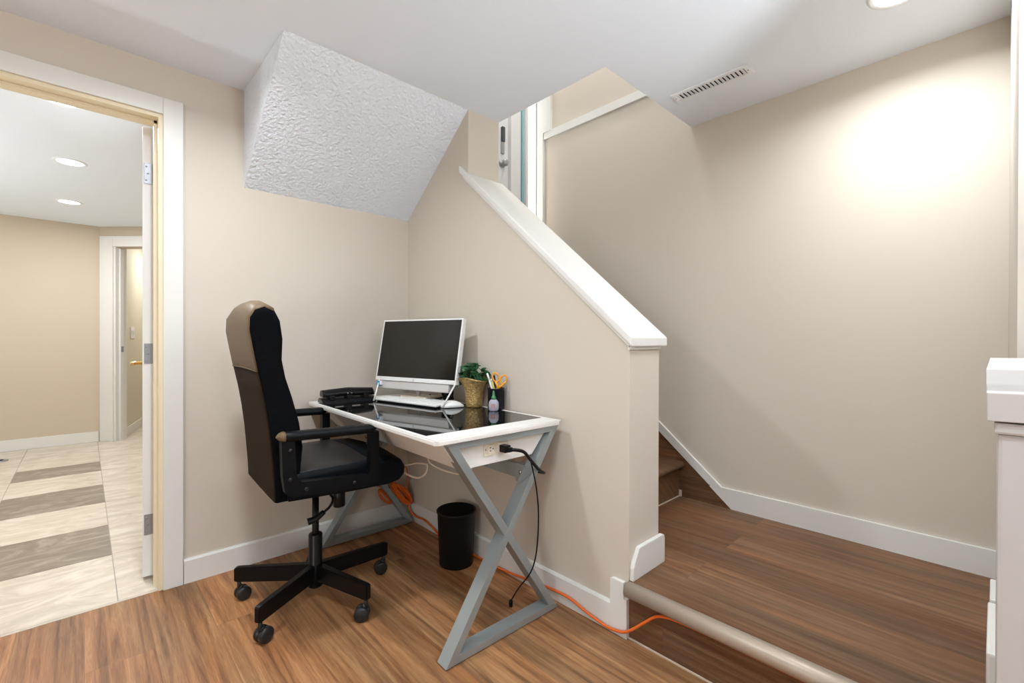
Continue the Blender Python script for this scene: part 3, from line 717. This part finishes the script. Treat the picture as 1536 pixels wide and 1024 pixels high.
# tangle of black cables between the computer and the vase
bm = B(); o = V((1.32, 1.865, Zt))
random.seed(5)
for k in range(6):
    ph = random.uniform(0, 6); r1 = random.uniform(0.025, 0.045)
    tube(bm, [V((-0.03+0.012*k*0.3 + 0.008*math.sin(j+k), -0.04 + 0.024*j, 0.006 + 0.0055*k*(1+math.sin(j*1.1+k))*0.5)) for j in range(9)], 0.0042, 6, 4)
    tube(bm, [V((0.004*k-0.01 + 0.014*math.sin(ph+j), r1*math.cos(j*0.9+ph), 0.006 + 0.05*(1+math.sin(j*0.9+ph*1.3))*0.7)) for j in range(9)], 0.0042, 6, 4)
cb_ = obj('cable_bundle', bm, M['blackplastic']); cb_.location = o
tag(cb_, 'tangled black cables behind the computer next to the vase', 'cables')

# ------------------------------------------------------------------ waste bin
wb = thing('waste_bin', 'round black plastic waste bin under the desk by the wall', 'bin', (1.302, 1.772, 0))
bm = B(); lathe(bm, [(0,0.0),(0.078,0.0),(0.081,0.004),(0.0905,0.246),(0.0935,0.250),(0.0935,0.256),(0.089,0.256),(0.079,0.010),(0,0.008)], seg=48, cap=False); obj('bin_body', bm, M['bin'], wb)
bm = B(); lathe(bm, [(0.092,0.247),(0.0945,0.249),(0.0945,0.256),(0.092,0.258),(0.088,0.256)], seg=48, cap=False); obj('rim', bm, M['bin'], wb)

# ------------------------------------------------------------------ orange extension cord
ec = thing('extension_cord', 'orange extension cord coiled behind the desk leg and running along the baseboard', 'cord', (1.36, 2.33, 0))
eo = V((1.36, 2.33, 0))
bm = B()
tube(bm, [V(p) - eo for p in ((1.372,2.372,0.19),(1.383,2.36,0.12),(1.392,2.345,0.065),(1.400,2.29,0.045),(1.402,2.22,0.05),(1.402,2.14,0.035),(1.398,2.05,0.012),(1.400,1.95,0.007),(1.402,1.85,0.007),(1.402,1.74,0.008),(1.402,1.62,0.009),(1.403,1.50,0.016),(1.403,1.38,0.030),(1.404,1.27,0.042),(1.404,1.16,0.045),(1.404,1.08,0.028),(1.403,1.00,0.016),(1.401,0.95,0.018),(1.400,0.905,0.030),(1.402,0.870,0.055),(1.410,0.825,0.098),(1.412,0.785,0.134),(1.414,0.745,0.147),(1.417,0.70,0.150),(1.4185,0.62,0.1515),(1.4185,0.50,0.1515),(1.4185,0.40,0.1515),(1.4185,0.15,0.1515),(1.4185,-0.02,0.1515))], 0.0052, 8, 5)
obj('cable_run', bm, M['cord'], ec)
random.seed(3)
bm = B()
for k in range(11):       # elongated loops of the hank, leaning
    pts = []
    cx = 1.335 + random.uniform(-0.012, 0.012); cy = 2.352 + random.uniform(-0.015, 0.015); cz = 0.178 + random.uniform(-0.012, 0.012)
    ll = 0.092 + random.uniform(-0.015, 0.010); ww = 0.010 + random.uniform(0, 0.018)
    for j in range(15):
        a = 2*PI*j/14
        u = ll*math.cos(a); w = ww*math.sin(a)
        pts.append(V((cx + u*0.62 + w*0.75, cy + random.uniform(-0.003,0.003) + 0.012*math.sin(a+k), cz - u*0.72 + w*0.60)) - eo)
    tube(bm, pts, 0.0052, 6, 3)
for k in range(5):        # second lobe on the other side of the leg
    pts = []
    for j in range(13):
        a = 2*PI*j/12; u = 0.060*math.cos(a); w = (0.010+0.004*k)*math.sin(a)
        pts.append(V((1.235 + 0.003*k + u*0.62 + w*0.7, 2.360 + 0.004*k, 0.180 - u*0.75 + w*0.55)) - eo)
    tube(bm, pts, 0.0050, 6, 3)
obj('coil', bm, M['cord'], ec)
bm = B()
tube(bm, [V(p) - eo for p in ((1.11,2.385,0.285),(1.17,2.385,0.262),(1.23,2.380,0.235),(1.30,2.378,0.215))], 0.0050, 6, 5)
tube(bm, [V(p) - eo for p in ((1.28,2.388,0.29),(1.34,2.390,0.318),(1.385,2.392,0.315),(1.398,2.388,0.27),(1.392,2.384,0.20),(1.375,2.372,0.15))], 0.0046, 6, 5)
obj('cable_end', bm, M['cord'], ec)

# ------------------------------------------------------------------ office chair
ch = thing('office_chair', 'black high-back office chair with worn brown leather on its back', 'chair', (0.70, 1.935, 0), math.radians(-3))
# five-star base
bm = B(); lathe(bm, [(0.0,0.045),(0.024,0.045),(0.030,0.052),(0.030,0.138),(0.027,0.142),(0.027,0.262),(0.024,0.266),(0.016,0.266)], seg=28, cap=False); hub = obj('column', bm, M['black'], ch)
bm = B(); lathe(bm, [(0.0135,0.10),(0.0135,0.44)], seg=20); obj('gas_lift', bm, M['blackplastic'], hub)
for ang in (73, 1, -71, -143, 145):
    a = math.radians(ang); d = V((math.cos(a), math.sin(a), 0)); sdv = V((-d.y, d.x, 0))
    bm = B()
    r0, r1 = 0.024, 0.318
    def sec(r, hw_, zb, zt): return [d*r + sdv*hw_ + V((0,0,zb)), d*r + sdv*hw_ + V((0,0,zt)), d*r - sdv*hw_ + V((0,0,zt)), d*r - sdv*hw_ + V((0,0,zb))]
    loft(bm, [sec(r0,0.015,0.076,0.142), sec(r1-0.01,0.0125,0.080,0.138), sec(r1,0.0105,0.082,0.135)], smooth=False)
    bmesh.ops.bevel(bm, geom=bm.edges[:], offset=0.0025, segments=2, affect='EDGES')
    leg = obj('leg', bm, M['black'], ch)
    bm = B()
    cpos = d*(r1-0.016)
    ya = a + {73:0.9, 1:1.3, -71:2.2, -143:1.4, 145:2.4}[ang]
    ax = V((math.cos(ya), math.sin(ya), 0)); off = V((-ax.y, ax.x, 0))*0.014
    lathe(bm, [(0.0075,0.045),(0.0075,0.082)], cpos, 12)
    lathe(bm, [(0.0,-0.0235),(0.020,-0.0235),(0.0265,-0.020),(0.0275,-0.016),(0.0275,-0.005),(0.024,-0.003),(0.024,0.003),(0.0275,0.005),(0.0275,0.016),(0.0265,0.020),(0.020,0.0235),(0,0.0235)], cpos + off + V((0,0,0.0275)), 26, ax, cap=False)
    # hood
    tube(bm, [cpos + off*0.6 + V((0,0,0.05)), cpos + V((0,0,0.058))], 0.012, 10, 0)
    obj('caster', bm, M['castergrey'], leg)
# mechanism and lever
bm = B(); box(bm, (-0.09,-0.07,0.438), (0.13,0.07,0.478), 0.006); obj('mechanism', bm, M['black'], ch)
bm = B(); lathe(bm, [(0.022,0.362),(0.025,0.366),(0.025,0.436),(0.020,0.440)], (0.090,-0.02,0), 24); obj('tension_knob', bm, M['blackplastic'], ch)
bm = B(); tube(bm, [(0.03,-0.05,0.445),(0.035,-0.105,0.430),(0.020,-0.118,0.405),(-0.005,-0.115,0.385)], 0.005, 8); tube(bm, [(-0.002,-0.115,0.388),(-0.03,-0.112,0.368),(-0.062,-0.108,0.360)], [0.010,0.014], 10, 3, flat=0.6); obj('height_lever', bm, M['blackplastic'], ch)
# seat
def seat_ring(l, inset, top_drop):
    pts = [(-0.165,0.500),(0.05,0.486),(0.220,0.484),(0.262,0.492),(0.284,0.518),(0.286,0.552),(0.268,0.580),(0.228,0.594),(0.14,0.598),(0.02,0.596),(-0.10,0.594),(-0.160,0.590),(-0.172,0.545)]
    cf, cz = 0.03, 0.54
    return [(f - (inset if f > 0.2 else 0), l, (z - (top_drop if z > 0.545 else 0) + (inset*0.5 if z < 0.5 else 0))) for f, z in pts]
bm = B()
ls = [(-0.248,0.016,0.022),(-0.246,0.008,0.012),(-0.236,0.002,0.004),(-0.18,0,0.0),(-0.06,-0.004,-0.006),(0.06,-0.004,-0.006),(0.18,0,0.0),(0.236,0.002,0.004),(0.246,0.008,0.012),(0.248,0.016,0.022)]
loft(bm, [seat_ring(*q) for q in ls]); obj('seat', bm, M['seats'], ch)
bm = B()   # seat top panel, slightly proud
top = []
for l, dr in ((-0.232,0.010),(-0.222,0.003),(-0.15,0.0),(0,-0.007),(0.15,0.0),(0.222,0.003),(0.232,0.010)):
    top.append([(f, l, z - dr + 0.0045) for f, z in ((-0.16,0.588),(-0.15,0.5955),(-0.05,0.597),(0.05,0.5975),(0.13,0.5985),(0.138,0.592))])
loft(bm, top, closed=False, caps=False); so = obj('seat_panel', bm, M['seatl'], ch)
md = so.modifiers.new('thick', 'SOLIDIFY'); md.thickness = 0.005; md.offset = -1
# backrest
prof_b = [(-0.204,0.500),(-0.207,0.560),(-0.213,0.640),(-0.220,0.720),(-0.230,0.800),(-0.243,0.880),(-0.260,0.960),(-0.274,1.035),(-0.286,1.105),(-0.284,1.150),(-0.268,1.178),(-0.238,1.190),(-0.208,1.176),(-0.188,1.135),(-0.179,1.070),(-0.182,1.000),(-0.170,0.935),(-0.147,0.860),(-0.124,0.770),(-0.112,0.680),(-0.120,0.600),(-0.130,0.540),(-0.138,0.500)]
def spine(z): return -0.17 - 0.09*max(0, (z-0.5)/0.69)**1.3
def back_ring(l, k, up):
    return [(spine(z) + (f-spine(z))*k, l, z*1.0 + (up if z > 0.9 else 0)*max(0,(z-0.9)/0.29) - (1-k)*0.10*max(0, (z-1.1)/0.09)) for f, z in prof_b]
bm = B()
bls = [(-0.236,0.86,-0.012),(-0.232,0.95,-0.005),(-0.220,1.0,0.0),(-0.15,1.03,0.012),(0,1.05,0.020),(0.15,1.03,0.012),(0.220,1.0,0.0),(0.232,0.95,-0.005),(0.236,0.86,-0.012)]
loft(bm, [back_ring(*q) for q in bls]); bk = obj('backrest', bm, M['fabric'], ch)
def back_shell(name, i0, i1, m, off, wid, parent=bk):
    bm = B(); rows = []
    for l, k, up in [(-wid*1.0,0.957,-0.005),(-wid*0.945,1.0,0.001),(-wid*0.65,1.03,0.012),(0,1.05,0.020),(wid*0.65,1.03,0.012),(wid*0.945,1.0,0.001),(wid*1.0,0.957,-0.005)]:
        r = back_ring(l, k, up); row = []
        for i in range(i0, i1+1):
            p = V(r[i]); a = V(r[max(i-1,0)]); b = V(r[min(i+1,len(r)-1)])
            t = (b - a); n = V((-t.z, 0, t.x)).normalized()
            row.append(p + n*off)
        rows.append(row)
    loft(bm, rows, closed=False, caps=False)
    o = obj(name, bm, m, parent); md = o.modifiers.new('thick','SOLIDIFY'); md.thickness = off+0.0025; md.offset = -1
    return o
back_shell('back_panel', 0, 6, M['leatherd'], 0.0015, 0.231)
back_shell('headrest_cover', 6, 12, M['leather'], 0.0022, 0.232)
bm = B()
r_ = [back_ring(l, k, u) for l, k, u in [(-0.225,1.0,0),(-0.15,1.03,0.012),(0,1.05,0.020),(0.15,1.03,0.012),(0.225,1.0,0)]]
tube(bm, [V(r[6]) + V((-0.002,0,0.0)) for r in r_], 0.0026, 6, 4); obj('seam_piping', bm, M['leather'], bk)
# arms: flat loop frame + padded rest
for sg in (-1, 1):
    l0, l1 = (sg*0.262, sg*0.296)
    lo, hi = min(l0,l1), max(l0,l1)
    bm = B()
    outer = [(-0.200,0.722),(-0.196,0.575),(-0.188,0.546),(-0.172,0.530),(-0.150,0.526),(0.125,0.510),(0.143,0.514),(0.146,0.530),(0.146,0.700),(0.140,0.722)]
    inner = [(-0.158,0.722),(-0.152,0.600),(-0.145,0.582),(-0.130,0.574),(0.100,0.556),(0.108,0.560),(0.110,0.570),(0.110,0.700),(0.106,0.712)]
    poly = outer + inner[::-1]
    # build as quad strips between outer and inner (open loop under the pad)
    n = 12
    def resample(P, n):
        d = [0]
        for a, b in zip(P, P[1:]): d.append(d[-1] + math.hypot(b[0]-a[0], b[1]-a[1]))
        out = []
        for i in range(n+1):
            s_ = d[-1]*i/n; j = 0
            while j < len(d)-2 and d[j+1] < s_: j += 1
            t = (s_-d[j])/max(1e-9, d[j+1]-d[j]); out.append((P[j][0]+(P[j+1][0]-P[j][0])*t, P[j][1]+(P[j+1][1]-P[j][1])*t))
        return out
    oo = [(-0.200,0.722),(-0.196,0.60),(-0.188,0.546),(-0.165,0.528),(-0.10,0.523),(0.08,0.512),(0.128,0.510),(0.144,0.526),(0.146,0.60),(0.146,0.716)]
    ii = [(-0.158,0.722),(-0.153,0.62),(-0.150,0.592),(-0.135,0.575),(-0.09,0.571),(0.07,0.560),(0.100,0.558),(0.110,0.572),(0.111,0.62),(0.111,0.716)]
    loft(bm, [[(a[0],lo,a[1]),(a[0],hi,a[1]),(b[0],hi,b[1]),(b[0],lo,b[1])] for a, b in zip(oo, ii)], smooth=False)
    bmesh.ops.bevel(bm, geom=[e for e in bm.edges if len(e.link_faces) == 2 and e.calc_face_angle(0) > 0.9], offset=0.004, segments=2, affect='EDGES')
    arm = obj('armrest', bm, M['padplastic'], ch)
    bm = B()
    rings = []
    for i in range(15):
        t = i/14; x = -0.212 + 0.352*t; zc = 0.737 - 0.010*t
        e = min(1, math.sqrt(max(0.02, 1-(1-min(1,t/0.10))**2))) * min(1, math.sqrt(max(0.05, 1-(1-min(1,(1-t)/0.08))**2)))
        rings.append([(x, sg*0.279 + 0.026*e*math.copysign(abs(math.cos(a))**0.7, math.cos(a)), zc + 0.017*e*math.copysign(abs(math.sin(a))**0.7, math.sin(a))) for a in [2*PI*k/16 for k in range(16)]])
    loft(bm, rings); obj('arm_pad', bm, M['padplastic'], arm)
    bm = B()
    rings = []
    for i in range(4):
        t = i/3*0.075; x = -0.2135 + 0.352*t; zc = 0.737
        e = min(1, math.sqrt(max(0.02, 1-(1-min(1,t/0.10))**2)))*1.02
        rings.append([(x, sg*0.279 + 0.026*e*math.copysign(abs(math.cos(a))**0.7, math.cos(a)), zc + 0.0175*e*math.copysign(abs(math.sin(a))**0.7, math.sin(a))) for a in [2*PI*k/16 for k in range(16)]])
    loft(bm, rings); wo = obj('worn_tip', bm, M['leather'], arm); wo['label'] = 'worn brown scuffed tip of the arm pad'
    for f_, z_ in ((-0.172,0.690),(-0.172,0.590),(-0.12,0.548),(0.05,0.537)):
        bm = B(); lathe(bm, [(0.007,0),(0.007,0.002),(0.004,0.0035),(0,0.0035)], (f_, sg*0.296, z_), 12, (0,sg,0)); obj('bolt', bm, M['castergrey'], arm)

# ------------------------------------------------------------------ ceiling vent and lights
vt = thing('ceiling_vent', 'white slotted air vent in the ceiling above the stair landing', 'vent', (2.085, 0.90, ZC))
bm = B()
w_, l_ = 0.044, 0.175
for lo, hi in (((-w_,-l_,-0.006),(-0.024,l_,0)), ((0.024,-l_,-0.006),(w_,l_,0)), ((-0.024,-l_,-0.006),(0.024,-l_+0.022,0)), ((-0.024,l_-0.022,-0.006),(0.024,l_,0))):
    box(bm, lo, hi, 0.0015)
obj('frame', bm, M['ventw'], vt)
bm = B(); box(bm, (-0.024,-l_+0.022,-0.0012), (0.024,l_-0.022,-0.0002)); obj('duct', bm, M['dark'], vt)
for k in range(17):
    y = -0.144 + 0.288*k/16
    bm = B(); box(bm, (-0.0245,-0.0074,-0.0007), (0.0245,0.0074,0.0007), 0, 0, Matrix.Translation((0,y,-0.0048)) @ Matrix.Rotation(math.radians(19),4,'X')); obj('slat', bm, M['ventw'], vt)
for y in (-0.163, 0.163):
    bm = B(); lathe(bm, [(0.0035,0),(0.003,0.0015),(0,0.0018)], (0,y,-0.006), 10, (0,0,-1)); obj('screw', bm, M['hinge'], vt)

def area(name, loc, power, size, col=(1,0.955,0.90), rot=(0,0,0), shape='DISK', sy=None, spread=180):
    l = bpy.data.lights.new(name, 'AREA'); l.shape = shape; l.size = size
    if sy: l.size_y = sy
    l.energy = power; l.color = col; l.spread = math.radians(spread)
    o = bpy.data.objects.new(name, l); COL.objects.link(o); o.location = loc; o.rotation_euler = rot; return o

def downlight(loc, label, power, r=0.075, col=(1,0.955,0.90), group=None, spread=180):
    t = thing('recessed_light', label, 'ceiling light', loc, 0, group)
    bm = B(); lathe(bm, [(r*0.86,0.0),(r*0.90,-0.004),(r*1.02,-0.006),(r*1.12,-0.004),(r*1.15,0.0)], seg=36, cap=False); obj('trim_ring', bm, M['ventw'], t)
    bm = B(); lathe(bm, [(r*0.87,-0.001),(r*0.5,-0.0025),(0,-0.003)], seg=36, cap=False); obj('lens', bm, M['lamp'], t)
    area('lamp', V(loc)+V((0,0,-0.012)), power, r*1.7, col, spread=spread)

COOL = (0.885, 0.945, 1.0)
downlight((1.985, 0.228, ZC), 'recessed ceiling light above the landing at the top right edge', 8.6, col=COOL, spread=160)
HW = (0.97, 0.975, 1.0)
downlight((-0.078, 3.144, ZC), 'recessed hall light nearest the doorway, cut off by the door head', 12.5, col=HW)
downlight((-0.068, 4.21, ZC), 'larger recessed hall light seen whole through the doorway, in the middle', 12.5, col=HW)
downlight((-0.092, 5.44, ZC), 'smaller recessed hall light farthest away through the doorway', 12.5, col=HW)
# outside the frame: the room's other two downlights, then fill lights added for brightness
for x, y, p in ((0.24, 1.60, 13.0), (0.24, 0.45, 9.0)):
    area('room_downlight', (x, y, ZC-0.012), p, 0.13, COOL, spread=160)
pl_ = bpy.data.lights.new('low_fill', 'POINT'); pl_.energy = 46.0; pl_.color = COOL; pl_.shadow_soft_size = 0.30  # added soft fill for the lower walls, no real fixture
po_ = bpy.data.objects.new('low_fill', pl_); COL.objects.link(po_); po_.location = (-1.75, -0.15, 0.85)
area('bounce_fill', (0.9, -0.9, 1.3), 56.0, 0.3, (0.86, 0.935, 1.0), (math.radians(180), 0, 0))  # added fill bounced off the ceiling behind the camera
area('hall_bounce_fill', (-1.9, 4.2, 0.6), 33.0, 0.3, (0.90, 0.96, 1.0), (math.radians(180), 0, 0))  # unseen fill added to lift the hall ceiling
area('far_room_lamp', (0.95, 7.0, ZC-0.02), 12.0, 0.15, HW)
# daylight at the entry: bright sky outside the glass sidelight, plus an added stairwell fill light
area('stairwell_fill', (1.95, 1.75, 4.55), 20.0, 0.3, (1,0.97,0.93))  # added overhead fill to brighten the upper stairwell
area('daylight', (2.33, YD+0.45, 2.3), 500.0, 0.9, (0.98,0.98,1.0), (math.radians(90), 0, 0), 'RECTANGLE', 2.2)

# ------------------------------------------------------------------ white chest at the right edge
cs = thing('storage_chest', 'tall white chest with a slightly raised lid at the right edge of the frame', 'chest', (0.80, 0.0, 0))
bm = B(); box(bm, (0.004,-0.80,0.0), (0.565,-0.0015,0.958), 0.004); obj('body', bm, M['chest'], cs)
bm = B(); box(bm, (0.000,-0.805,0.958), (0.570,0.0015,0.972), 0.003); obj('top_rail', bm, M['chest'], cs)
bm = B()
RL = Matrix.Translation((0,0.004,0.9735)) @ Matrix.Rotation(math.radians(-1.3), 4, 'X')
prism(bm, [(-0.004,0.0),(-0.004,0.034),(0.002,0.036),(0.004,0.044),(0.012,0.062),(0.568,0.062),(0.568,0.0)], 1, -0.81, 0.003, bev=0.001)
bmesh.ops.transform(bm, matrix=RL, verts=bm.verts[:])
obj('lid', bm, M['chest'], cs)

# ------------------------------------------------------------------ world, camera, colour
w = bpy.data.worlds.new('world'); SC.world = w; w.use_nodes = True
bg = w.node_tree.nodes['Background']; bg.inputs[0].default_value = (0.85, 0.93, 1.0, 1); bg.inputs[1].default_value = 1.6

cam = bpy.data.cameras.new('camera'); co = bpy.data.objects.new('camera', cam); COL.objects.link(co)
cam.sensor_width = 36; cam.lens = 16.0; cam.clip_start = 0.02
yaw, pit, rol = math.radians(46.775), math.radians(-0.2086), math.radians(0.149)
f = V((math.cos(yaw)*math.cos(pit), math.sin(yaw)*math.cos(pit), math.sin(pit)))
r = V((math.sin(yaw), -math.cos(yaw), 0)); u = r.cross(f)
r2 = r*math.cos(rol) + u*math.sin(rol); u2 = -r*math.sin(rol) + u*math.cos(rol)
co.matrix_world = Matrix(((r2.x, u2.x, -f.x, 0), (r2.y, u2.y, -f.y, 0), (r2.z, u2.z, -f.z, 1.07), (0,0,0,1)))
SC.camera = co
vs_ = SC.view_settings
vs_.view_transform = 'Standard'; vs_.look = 'None'; vs_.gamma = 1.0; vs_.use_curve_mapping = False
vs_.exposure = 0.25
